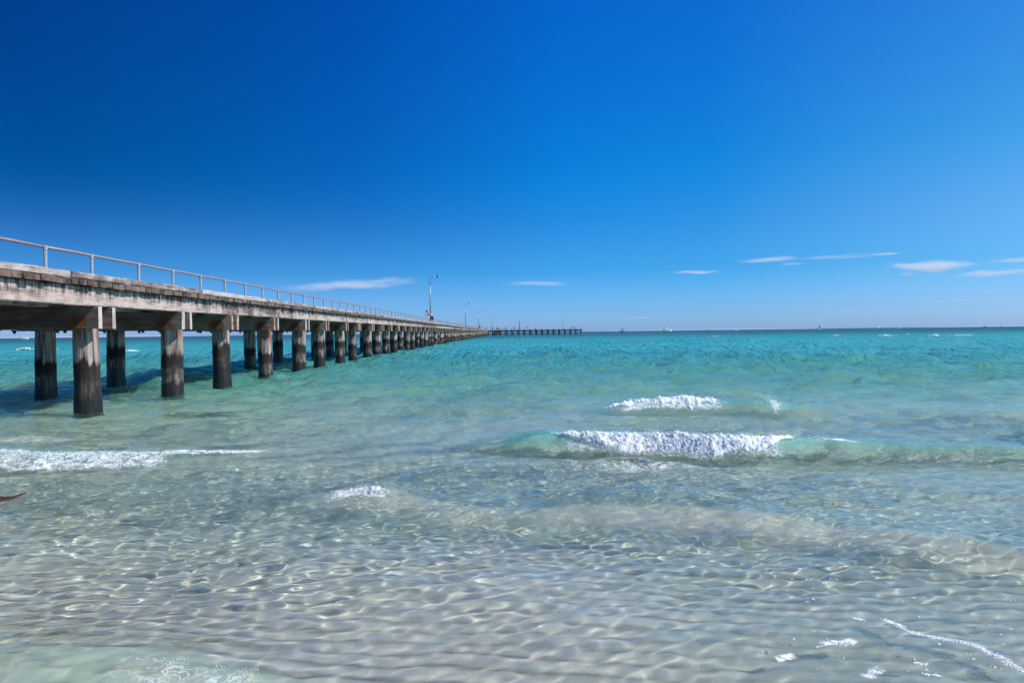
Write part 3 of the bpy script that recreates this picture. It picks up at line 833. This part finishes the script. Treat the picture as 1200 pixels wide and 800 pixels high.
roller('C', -60, 235, .46, .028, lambda u, v: SX(.95 - 1.0 * np.abs(v - .25), 0, 2) * (.12 + .90 * fbm(u * 9, v * 2.5)) * SX(5 * (1 - u), 0, 1), 'wave_foam', 'white foam of the low broken wave at the left edge below the pier', .0085, 1800, .003, .007)
roller('C', 222, 332, .12, .012, lambda u, v: .66 + 0 * u, 'wave_foam', 'thin white foam line trailing right from the broken wave at the left', .007, 300, .002, .005)
roller('D', 378, 472, .32, .025, lambda u, v: .98 * SX(1.1 - .8 * np.abs(v - .35), 0, 2) * np.sin(SX(u, 0, 1) * 3.14) ** .6, 'wave_foam', 'small white foam patch on the low wave left of the middle', .0065, 500, .002, .005)
roller('E', 150, 335, .34, .012, lambda u, v: .60 * np.sin(SX(u, 0, 1) * 3.14) ** .5 * .86, 'wave_foam', 'white froth of the wavelet at the bottom edge, left of the middle', .005, 500, .0015, .004)
def patch(name, label, path, half, n, r0, r1, thr=.5, group=None):
    """flat foam floating along a line of photo points; half: half-width in metres at each"""
    w_ = np.array([P(px, py, .0) for px, py in path]); hw = np.array(half)
    seg_ = rng.uniform(0, len(w_) - 1, n * 3); i = seg_.astype(int); f = seg_ - i
    i2 = np.minimum(i + 1, len(w_) - 1)
    c = w_[i] * (1 - f)[:, None] + w_[i2] * f[:, None]; h_ = hw[i] * (1 - f) + hw[i2] * f
    o_ = rng.normal(0, .5, (n * 3, 2)) * h_[:, None]
    c = c + o_
    keep = fbm(c[:, 0] * 16, c[:, 1] * 16, 3) > thr - .18 + .12 * rng.random(n * 3)
    c = c[keep][:n]
    z = sea_z(c[:, 0], c[:, 1]) + .001
    return froth(name, label, np.column_stack([c, z]), r0 + (r1 - r0) * rng.random(len(c)) ** 2, .35, 'foam', group)
patch('foam_streak', 'long white foam streak slanting down to the right near the lower right corner', [(1037, 727), (1052, 732), (1064, 741), (1085, 747), (1110, 750), (1150, 761)], [.02, .024, .018, .03, .036, .018], 800, .002, .005, .50)
patch('foam_streak', 'broken foam dots trailing into the lower right corner from the long streak', [(1152, 763), (1175, 774), (1188, 782), (1205, 790)], [.012, .02, .022, .035], 200, .002, .006, .5)
for px, py, sx, n, lab in ((1005, 726, .028, 75, 'small foam fleck left of the long streak at the lower right'), (986, 755, .05, 165, 'flat foam patch below the small fleck at the lower right'),
                           (918, 772, .026, 75, 'small foam fleck furthest left of those at the lower right'), (1024, 790, .03, 100, 'small foam clump at the bottom edge, lower right'),
                           (1093, 795, .035, 80, 'thin foam clump at the bottom edge under the long streak'), (1078, 780, .03, 45, 'loose foam bits just under the long streak')):
    x, y = P(px, py)
    patch('foam_fleck', lab, [(px - sx * 230, py), (px + sx * 230, py + 2)], [sx * .35, sx * .35], n, .002, .006, .42)
fl = [(rng.uniform(920, 1190), rng.uniform(640, 790)) for _ in range(46)]
fl += [(955 + rng.normal(0, 14), 690 + rng.normal(0, 9)) for _ in range(16)] + [(rng.uniform(940, 1050), rng.uniform(608, 614)) for _ in range(14)]
C_ = []
for px, py in fl:
    x, y = P(px, py)
    for _ in range(rng.integers(1, 6)):
        C_.append((x + rng.normal(0, .008), y + rng.normal(0, .006)))
C_ = np.array(C_)
froth('foam_specks', 'scattered white foam specks on the clear water at the lower right', np.column_stack([C_, sea_z(C_[:, 0], C_[:, 1]) + .001]), rng.uniform(.002, .006, len(C_)), .4)
# whitecaps further out
caps = [(1042, 393.5, 17, 'whitecap far out, the longest left of the lone gap near the right'), (980, 393, 6, 'small whitecap far out below the dark sail'), (1098, 393.6, 11, 'whitecap far out between two long ones at the right'),
        (1130, 393.2, 26, 'widest whitecap far out near the right edge'), (1067, 391.6, 5, 'tiny whitecap far out just above the others at the right'), (30, 411, 14, 'whitecap seen under the pier at the far left'),
        (62, 410, 9, 'small whitecap seen under the pier beside the leftmost back pile'), (90, 411, 10, 'whitecap seen between the first front pile and the leftmost back pile'), (158, 411, 10, 'whitecap seen under the pier between its first and second front piles'), (840, 394, 7, 'lone small whitecap far out right of the jetty')]
for px, py, wd, lab in caps:
    x, y = P(px, py); pm = FPX / y
    n = 160
    xs_ = x + rng.normal(0, .28, n) * wd / pm; ys_ = y + rng.normal(0, .12, n) * wd / pm + .5 * np.sin(xs_ * .7)
    froth('whitecap', lab, np.column_stack([xs_, ys_, sea_z(xs_, ys_, .4) + rng.uniform(0, .12, n)]), rng.uniform(.04, .11, n) * (y / 120) ** .5, .6, 'whitecap', 'whitecaps far out')

# ------------------------------------------------------------------ kelp lying in the shallows at the left
m_kelp = new_mat('red brown kelp'); t = NT(m_kelp)
oc = t.n('TexCoord').outputs['Object']
t.out(t.n('BsdfPrincipled', ins={'Base Color': t.mix(t.noise(oc, 9, 4), rgb(.035, .013, .009), rgb(.13, .042, .026)), 'Roughness': .3}))
kx, ky = P(-12, 585)
kelp = thing('kelp', 'red brown strand of kelp lying in the water at the left edge', 'seaweed', (kx, ky, 0))
for j in range(5):
    mb = MB(); v = []; L_ = [.46, .40, .34, .30, .50][j] * .8; n_ = 16
    wob = random.uniform(0, 6)
    for i in range(n_ + 1):
        u = i / n_; x = -.18 + L_ * u; y = .030 * j - .06 + .12 * u + .03 * math.sin(6 * u + wob)
        z = float(sea_z(np.array([kx + x]), np.array([ky + y]))[0]) + .012 + .008 * math.sin(9 * u + j)
        wd = .016 * (math.sin(math.pi * min(1, u * .92 + .08)) ** .6) * (1 + .25 * math.sin(21 * u + j))
        v += [(x, y - wd, z), (x, y + wd, z + .014), (x, y + wd, z + .010), (x, y - wd, z - .004)]
    f = [(4 * i + k_, 4 * i + (k_ + 1) % 4, 4 * i + 4 + (k_ + 1) % 4, 4 * i + 4 + k_) for i in range(n_) for k_ in range(4)]
    f += [(3, 2, 1, 0), tuple(4 * n_ + k_ for k_ in range(4))]
    put('blade', mb.add(v, f).mesh('blade', m_kelp, True), kelp)

# ------------------------------------------------------------------ people
m_skin = simple('sunburnt skin', (.42, .17, .10), .5, 0, .1, 8)
m_hair = simple('dark hair', (.018, .012, .010), .6)
m_short = simple('black shorts', (.012, .012, .016), .8)
def skinned(name, joints, edges, radii, levels=2):
    keys = list(joints)
    me = bpy.data.meshes.new(name); me.from_pydata([joints[k] for k in keys], [(keys.index(a), keys.index(b)) for a, b in edges], [])
    o = bpy.data.objects.new(name, me); COL.objects.link(o)
    o.modifiers.new('skin', 'SKIN'); 
    for i, k in enumerate(keys):
        d = me.skin_vertices[0].data[i]; r = radii[k]; d.radius = r if isinstance(r, tuple) else (r, r); d.use_root = (i == 0)
    s_ = o.modifiers.new('sub', 'SUBSURF'); s_.levels = levels; s_.render_levels = levels
    dg = bpy.context.evaluated_depsgraph_get(); dg.update()
    res = bpy.data.meshes.new_from_object(o.evaluated_get(dg)); res.name = name
    bpy.data.objects.remove(o); smooth_all(res); res.materials.clear()
    return res
EDG = [('pel', 'waist'), ('waist', 'chest'), ('chest', 'neck'), ('neck', 'head'), ('head', 'crown')]
for s_ in 'lr':
    EDG += [('chest', 'sh' + s_), ('sh' + s_, 'el' + s_), ('el' + s_, 'wr' + s_), ('wr' + s_, 'ha' + s_), ('pel', 'hip' + s_), ('hip' + s_, 'kn' + s_), ('kn' + s_, 'an' + s_), ('an' + s_, 'to' + s_)]
RAD = {'pel': (.14, .11), 'waist': (.125, .10), 'chest': (.155, .115), 'neck': .055, 'head': (.075, .09), 'crown': (.065, .075)}
for s_ in 'lr': RAD.update({'sh' + s_: .065, 'el' + s_: .045, 'wr' + s_: .032, 'ha' + s_: .035, 'hip' + s_: .095, 'kn' + s_: .062, 'an' + s_: .042, 'to' + s_: .035})
def fingers(mb, wrist, palm, rad=.009):
    w_, p_ = Vector(wrist), Vector(palm); d = (p_ - w_).normalized(); sd_ = d.cross(Vector((0, 0, 1)))
    sd_ = sd_.normalized() if sd_.length > .1 else Vector((0, 1, 0)); up = sd_.cross(d)
    for q, L_ in zip((-.032, -.011, .011, .032), (.065, .08, .076, .06)):
        a = p_ + d * .02 + sd_ * q
        mb.tube([a, a + d * L_ * .5 - up * .008, a + d * L_ - up * .035], [rad, rad * .9, rad * .7], 6)
    a = w_.lerp(p_, .5) + sd_ * .03
    mb.tube([a, a + sd_ * .03 + d * .02, a + sd_ * .035 + d * .055 - up * .01], [rad * 1.1, rad, rad * .8], 6)
# the one bending forward at the edge of the pier, facing left
J = {'pel': (.10, 0, .82), 'waist': (-.04, 0, .96), 'chest': (-.24, 0, 1.13), 'neck': (-.40, 0, 1.27), 'head': (-.47, 0, 1.36), 'crown': (-.50, 0, 1.43),
     'shl': (-.27, -.19, 1.15), 'ell': (-.42, -.24, .93), 'wrl': (-.60, -.18, 1.03), 'hal': (-.67, -.16, 1.08), 'shr': (-.27, .19, 1.15), 'elr': (-.46, .24, .96), 'wrr': (-.62, .18, 1.06), 'har': (-.69, .16, 1.11),
     'hipl': (.10, -.10, .76), 'knl': (-.16, -.12, .47), 'anl': (.02, -.11, .09), 'tol': (-.14, -.12, .04), 'hipr': (.12, .10, .76), 'knr': (.16, .12, .42), 'anr': (.40, .11, .13), 'tor': (.30, .12, .04)}
xr = -8.35; yr = -xr * FPX / (590 - 506)
runner = thing('person', 'person with bare tanned back and dark shorts bending forward at the pier edge', 'person', (xr, yr, Z_DT - .01))
runner.scale = (1.12, 1.12, 1.08)
bm_ = skinned('body', J, EDG, RAD); bm_.materials.append(m_skin)
put('body', bm_, runner)
hd_ = put('hair', MB().ball((-.475, 0, 1.425), (.105, .095, .10), 12, 8).mesh('hair', m_hair, True), runner)
fc = MB().ball((-.575, 0, 1.375), (.02, .016, .025), 6, 5)
fc.ball((-.555, -.09, 1.36), (.018, .012, .028), 6, 5).ball((-.50, .088, 1.36), (.018, .012, .028), 6, 5)
put('nose_and_ears', fc.mesh('nose_and_ears', m_skin, True), runner)
fg = MB(); fingers(fg, J['wrl'], J['hal']); fingers(fg, J['wrr'], J['har']); put('fingers', fg.mesh('fingers', m_skin, True), runner)
SJ = {k: J[k] for k in ('pel', 'hipl', 'hipr')}; SJ['w2'] = (.02, 0, .90); SJ['tl'] = tuple(Vector(J['hipl']).lerp(Vector(J['knl']), .75)); SJ['tr'] = tuple(Vector(J['hipr']).lerp(Vector(J['knr']), .75))
sm = skinned('shorts', SJ, [('pel', 'w2'), ('pel', 'hipl'), ('pel', 'hipr'), ('hipl', 'tl'), ('hipr', 'tr')], {'pel': (.155, .125), 'w2': (.14, .115), 'hipl': .112, 'hipr': .112, 'tl': .092, 'tr': .092})
sm.materials.append(m_short); put('shorts', sm, runner)
# the small figures further out
def stand(walk=0.0, lean=0.0):
    j = {'pel': (0, 0, .92), 'waist': (0, 0, 1.06), 'chest': (lean, 0, 1.30), 'neck': (lean, 0, 1.46), 'head': (lean * 1.2, 0, 1.57), 'crown': (lean * 1.2, 0, 1.68)}
    for s_, q in (('l', -1), ('r', 1)):
        a = walk * q
        j.update({'sh' + s_: (lean, .19 * q, 1.36), 'el' + s_: (lean - a * .5, .25 * q, 1.10), 'wr' + s_: (lean - a * .8 + .05, .25 * q, .88), 'ha' + s_: (lean - a * .8 + .07, .25 * q, .79),
                  'hip' + s_: (0, .10 * q, .86), 'kn' + s_: (a * .6 + .02, .10 * q, .49), 'an' + s_: (a, .10 * q, .09), 'to' + s_: (a + .15, .11 * q, .04)})
    return j
bodies = [skinned('small_body', stand(*p_), EDG, RAD, 1) for p_ in ((0, 0), (.22, .03), (.12, .12))]
cloth = {n_: simple(n_ + ' cloth', c_, .85) for n_, c_ in (('black', (.015, .015, .02)), ('red', (.35, .03, .03)), ('white', (.75, .75, .74)), ('navy', (.02, .035, .10)), ('pink', (.55, .22, .24)), ('grey', (.20, .20, .21)))}
def small_person(k, top, legs, loc, rz, label, group='people far out on the pier'):
    me = bodies[k].copy(); me.name = 'person'
    for m in (m_skin, m_hair, cloth[top], cloth[legs]): me.materials.append(m)
    for p in me.polygons:
        c = p.center
        p.material_index = 1 if c.z > 1.60 else 2 if .95 < c.z < 1.42 and (abs(c.y) < .24 or c.z > 1.15) else 3 if .35 < c.z <= .95 and abs(c.y) < .21 else 0
    o = put('person', me, None, loc, (0, 0, rz)); tag(o, label, 'person', group)
    return o
def on_head(px, v=-1.2):
    """a point of the far jetty's deck seen at photo column px"""
    k_ = (px - 590) / FPX
    u = (k_ * (HA.y + v * math.cos(hang)) - (HA.x - v * math.sin(hang))) / (math.cos(hang) - k_ * math.sin(hang))
    return (HA.x + u * math.cos(hang) - v * math.sin(hang), HA.y + u * math.sin(hang) + v * math.cos(hang), 2.42)
def on_pier(px, x=-8.3): return (x, -x * FPX / (590 - px), Z_DT)
folk = [(on_pier(562.5), 0, 'black', 'black', 'person all in black, nearest and tallest of the small figures far along the pier'),
        (on_pier(565.5), 1, 'pink', 'white', 'person in pink top just right of the figure in black'),
        (on_pier(568.6), 0, 'grey', 'black', 'person in grey top left of the two in white, far along the pier'),
        (on_pier(570.4), 2, 'white', 'white', 'person all in white, left one of the pair far along the pier'),
        (on_pier(571.6, -8.0), 0, 'white', 'white', 'person all in white, right one of the pair far along the pier'),
        (on_head(575.2), 1, 'navy', 'grey', 'person in navy top just left of the landing stage'),
        (on_head(577.6), 0, 'pink', 'black', 'person in pink top at the foot of the lamp over the landing stage'),
        (on_head(582.0), 0, 'black', 'navy', 'left one of three dark figures above the landing stage'),
        (on_head(583.4, -.4), 2, 'black', 'black', 'middle one of three dark figures above the landing stage'),
        (on_head(585.0), 1, 'black', 'grey', 'right one of three dark figures above the landing stage'),
        (on_head(589.6), 0, 'black', 'black', 'person in black top between landing stage and red top'),
        (on_head(592.3), 0, 'red', 'navy', 'person in red top right of the landing stage'),
        (on_head(594.6), 1, 'black', 'red', 'person with red shorts right of the red top'),
        (on_head(602.2), 0, 'navy', 'black', 'left one of two navy figures before the stout pole'),
        (on_head(604.0), 2, 'navy', 'navy', 'right one of two navy figures before the stout pole'),
        (on_head(609.3), 0, 'red', 'black', 'person in red top at the foot of the stout pole'),
        (on_head(627.6), 0, 'navy', 'navy', 'lone person standing in the middle of the far jetty'),
        (on_head(669.5), 2, 'black', 'black', 'leaning person, leftmost of the group near the jetty end'),
        (on_head(671.8), 0, 'black', 'grey', 'person standing inside the group near the jetty end'),
        (on_head(673.4, -.6), 2, 'navy', 'black', 'leaning person on the right of the group near the jetty end'),
        (on_head(677.4), 0, 'black', 'black', 'person standing alone at the very end of the far jetty')]
for loc, k_, a_, b_, lab in folk: small_person(k_, a_, b_, loc, random.uniform(0, 6.28), lab)
ux, uy, uz = on_head(617.5)
um = thing('sunshade', 'small red sunshade standing on the far jetty right of the stout pole', 'sunshade', (ux, uy, uz))
put('pole', MB().tube([(0, 0, 0), (0, 0, 1.5)], .04, 6).mesh('pole', m_galv), um)
mb = MB(); n_ = 8
v = [(0, 0, 1.62)] + [(1.25 * math.cos(6.283 * i / n_), 1.25 * math.sin(6.283 * i / n_), 1.12) for i in range(n_)] + [(0, 0, 1.57)] + [(1.2 * math.cos(6.283 * i / n_), 1.2 * math.sin(6.283 * i / n_), 1.08) for i in range(n_)]
f = [(0, 1 + i, 1 + (i + 1) % n_) for i in range(n_)] + [(n_ + 1, n_ + 2 + (i + 1) % n_, n_ + 2 + i) for i in range(n_)] + [(1 + i, n_ + 2 + i, n_ + 2 + (i + 1) % n_, 1 + (i + 1) % n_) for i in range(n_)]
put('canopy', mb.add(v, f).mesh('canopy', cloth['red']), um)

# ------------------------------------------------------------------ boats near the horizon
m_white = simple('white boat paint', (.78, .78, .77), .35)
m_navy = simple('dark boat paint', (.02, .025, .04), .4)
m_win = simple('dark window', (.02, .025, .03), .1)
m_wine = simple('wine red canvas', (.22, .03, .035), .8)
m_sail = simple('dark grey sail', (.05, .05, .06), .8)
m_cream = simple('pale sail', (.7, .69, .66), .8)
def hull(L_, B_, H_, mat):
    v = []; n_ = 10
    for i in range(n_ + 1):
        u = i / n_; x = -L_ / 2 + L_ * u
        b = B_ / 2 * (1 - max(0, (u - .45) / .55) ** 2.2 * .97); sh = H_ * (1 + .35 * u * u)
        v += [(x, -b, sh), (x, -b * .8, .1), (x, 0, -.35), (x, b * .8, .1), (x, b, sh)]
    f = [(5 * i + k_, 5 * i + 5 + k_, 5 * i + 6 + k_, 5 * i + 1 + k_) for i in range(n_) for k_ in range(4)]
    f += [(5 * i + 4, 5 * i + 9, 5 * i + 5, 5 * i) for i in range(n_)] + [(0, 1, 2, 3, 4), tuple(5 * n_ + k_ for k_ in (4, 3, 2, 1, 0))]
    return MB().add(v, f).mesh('hull', mat)
def boat(px, D, L_, kind, label, rz, hm=None, top=None, group='boats near the horizon'):
    b = thing('boat', label, 'boat', ((px - 590) * D / FPX, D, 0), rz, group)
    H_ = L_ * .13; B_ = L_ * .32
    put('hull', hull(L_, B_, H_, hm or m_white), b)
    if kind == 'motor':
        put('cabin', MB().box(-L_ * .12, L_ * .16, -B_ * .34, B_ * .34, H_, H_ + L_ * .14).mesh('cabin', m_white), b)
        put('window', MB().box(-L_ * .10, L_ * .165, -B_ * .35, B_ * .35, H_ + L_ * .07, H_ + L_ * .12).mesh('window', m_win), b)
        put('canopy', MB().box(-L_ * .26, L_ * .14, -B_ * .38, B_ * .38, H_ + L_ * .20, H_ + L_ * .27).mesh('canopy', top or m_white), b)
        for x in (-L_ * .25, L_ * .1):
            for y in (-B_ * .36, B_ * .36): put('strut', MB().tube([(x, y, H_ * .8), (x, y, H_ + L_ * .21)], .03, 5).mesh('strut', m_galv), b)
        put('outboard', MB().box(-L_ * .55, -L_ * .49, -.25, .25, -.1, H_ + .5).mesh('outboard', m_navy), b)
    elif kind == 'ferry':
        put('lower_deck', MB().box(-L_ * .42, L_ * .30, -B_ * .36, B_ * .36, H_, H_ + 1.6).mesh('lower_deck', m_white), b)
        put('window_band', MB().box(-L_ * .40, L_ * .305, -B_ * .365, B_ * .365, H_ + .6, H_ + 1.2).mesh('window_band', m_win), b)
        put('upper_deck', MB().box(-L_ * .30, L_ * .15, -B_ * .3, B_ * .3, H_ + 1.6, H_ + 2.9).mesh('upper_deck', m_white), b)
        put('mast', MB().tube([(0, 0, H_ + 2.8), (0, 0, H_ + 4.2)], .08, 6).mesh('mast', m_galv), b)
    else:
        put('mast', MB().tube([(L_ * .05, 0, H_ * .8), (L_ * .05, 0, L_ * 1.25)], .07, 6).mesh('mast', m_galv), b)
        put('boom', MB().tube([(L_ * .05, 0, H_ * 1.9), (-L_ * .42, 0, H_ * 1.8)], .05, 6).mesh('boom', m_galv), b)
        if top is not None:
            def sail(a_, b_, c_):
                v = []
                for e_ in (-.03, .03): v += [(a_[0], e_, a_[1]), (b_[0], e_ + .25, b_[1]), (c_[0], e_, c_[1])]
                return MB().add(v, [(0, 1, 2), (5, 4, 3), (0, 3, 4, 1), (1, 4, 5, 2), (2, 5, 3, 0)]).mesh('sail', top)
            put('sail', sail((L_ * .03, H_ * 2.1), (-L_ * .42, H_ * 2.0), (L_ * .03, L_ * 1.2)), b)
            put('sail', sail((L_ * .46, H_ * 1.6), (L_ * .08, H_ * 1.9), (L_ * .07, L_ * 1.05)), b)
    return b
boat(730, 900, 8.2, 'motor', 'white motor boat with wine red canopy just right of the jetty end', 2.7, None, m_wine)
boat(783, 1500, 17, 'ferry', 'long white two decked boat, second to the right of the jetty', .15)
boat(831, 1300, 6.2, 'motor', 'small dark motor boat between the long white boat and the bare mast', .5, m_navy, m_white)
boat(863, 1500, 6.5, 'sail', 'little yacht with a bare mast, fourth to the right of the jetty', .4)
boat(962, 1000, 5.2, 'sail', 'sailing dinghy with dark grey sails right of the middle', .7, None, m_sail)
boat(1033, 1900, 7, 'sail', 'tiny pale sail right of the dinghy with dark sails', 1.0, None, m_cream)
boat(1055, 2000, 9, 'motor', 'tiny white boat right of the tiny pale sail', .2)
boat(1158, 1700, 8, 'motor', 'tiny dark hulled boat, left one of the two near the right edge', .1, m_navy)
boat(1177, 1100, 6.0, 'motor', 'white hulled boat with dark canopy nearest the right edge', .9, None, m_navy)
boat(33, 1000, 8.5, 'motor', 'white boat seen under the pier at the far left', .3)
# low coast beyond, its distance haze painted as a pale colour
m_coast = simple('pale far coast', (.36, .39, .40), .9, 0, .2, .002)
def coast(px0, px1, D, hmax, seed, name='far_coast'):
    n_ = 70; v = []
    for i in range(n_ + 1):
        u = i / n_; x = (px0 + (px1 - px0) * u - 590) * D / FPX
        hh = hmax * (.35 + .65 * fbm(np.array([u * 9 + seed]), np.array([seed * 1.7]))[0]) * min(1, 6 * u, 6 * (1 - u)) ** .5
        v += [(x, D - 160, -1), (x, D, hh), (x, D + 700, hh * .9), (x, D + 900, -1)]
    f = [(4 * i + k_, 4 * i + 4 + k_, 4 * i + 5 + k_, 4 * i + 1 + k_) for i in range(n_) for k_ in range(3)]
    structure(name, MB().add(v, f).mesh(name, m_coast, True))
coast(690, 960, 7000, 8, 3)
coast(-260, 215, 7500, 15, 8)
coast(1130, 1420, 6500, 9, 5)

# ------------------------------------------------------------------ clouds: thin wisps low over the sea
def cloud(px, py, hw, hh, dens, label, seed, tilt=0.0, belly=0.0):
    D = 9000.0; k_ = D / FPX
    dy = (389 - ROLL * (px - 590)) - py
    cx, cz = (px - 590) * k_, CAM_H + dy * k_
    m = new_mat('wispy cloud'); t = NT(m)
    oc = t.n('TexCoord').outputs['Object']
    q = t.scaled(oc, (1 / hw / k_, 1 / (hw * k_ * .5), 1 / hh / k_))
    sp = t.n('SeparateXYZ'); t.set(sp.inputs[0], q)
    off = (seed * 3.1, seed * 1.7, seed * .9)
    warp = t.noise(t.scaled(q, (1.6, 1.5, .5), off), 1.0, 4, .6)
    fib = t.noise(t.scaled(q, (4.2, 2, 2.6), off), 1.0, 8, .74, 1.2)
    z_ = t.math('ADD', sp.outputs[2], t.math('MULTIPLY', t.math('SUBTRACT', warp, .5), 2.2))
    rr = t.math('ADD', t.math('MULTIPLY', sp.outputs[0], sp.outputs[0]), t.math('ADD', t.math('MULTIPLY', sp.outputs[1], sp.outputs[1]), t.math('MULTIPLY', z_, t.math('MULTIPLY', z_, 1.6))))
    env = t.smooth(rr, 0.05, .95, 1, 0)
    d = t.math('MULTIPLY', env, t.smooth(t.math('ADD', fib, t.math('MULTIPLY', env, .2)), .46, .80))
    d = t.math('MULTIPLY', d, dens / (hw * k_ * .5))
    t.out(None, t.n('VolumePrincipled', ins={'Color': rgb(.99, .985, .99), 'Density': d, 'Anisotropy': .0}))
    v = []; f = []
    mb = MB(); mb.ball((0, 0, 0), (hw * k_, hw * k_ * .5, hh * k_), 20, 10)
    o = put('cloud', mb.mesh('cloud', m), None, (cx, D, cz), (0, -tilt, 0))
    tag(o, label, 'cloud', 'thin clouds low over the sea')
    return o
cloud(412, 334, 100, 9, 1.5, 'pinkish streak of cloud above the pier, left of the nearest lamp', 1, .055)
cloud(632, 332, 52, 4.5, .8, 'very faint thin cloud right of the nearest lamp', 2)
cloud(817, 318.5, 38, 2.6, 1.6, 'short thin white cloud on its own above the open sea, right of the middle', 3)
cloud(903, 304, 46, 4.2, 1.2, 'thin streaky cloud left of the brightest cloud, lower of two', 4, .05)
cloud(985, 300.5, 66, 3.2, .65, 'long thin cloud reaching toward the brightest cloud from the left', 5, .04)
cloud(1096, 311, 66, 9, 2.3, 'brightest white cloud, with a ragged tail below, at the right', 6, .02)
cloud(1066, 321, 15, 4.5, .8, 'small ragged tuft hanging under the brightest cloud', 11)
cloud(1172, 319, 64, 5, 1.5, 'long white cloud at the right edge below the brightest one', 7, .05)
cloud(1205, 303, 60, 3.6, .9, 'thin cloud at the right edge level with the brightest one', 12, .06)
cloud(1162, 341, 38, 2.6, .5, 'faint thin cloud under the long white one at the right edge', 8, .02)
cloud(1010, 365.5, 62, 2.4, .4, 'faint thin cloud just above the horizon, left of the right edge', 9)
cloud(748, 372, 46, 2.0, .35, 'barely visible streak of cloud just above the horizon right of the jetty', 14)
cloud(1120, 352, 60, 2.2, .4, 'barely visible long streak of cloud low at the right', 15, .02)
cloud(1040, 297, 26, 2.4, .9, 'short thin cloud just above and left of the brightest one', 16, .03)
cloud(930, 309, 22, 1.8, .7, 'tiny thin cloud under the left streaky cloud', 17, .02)
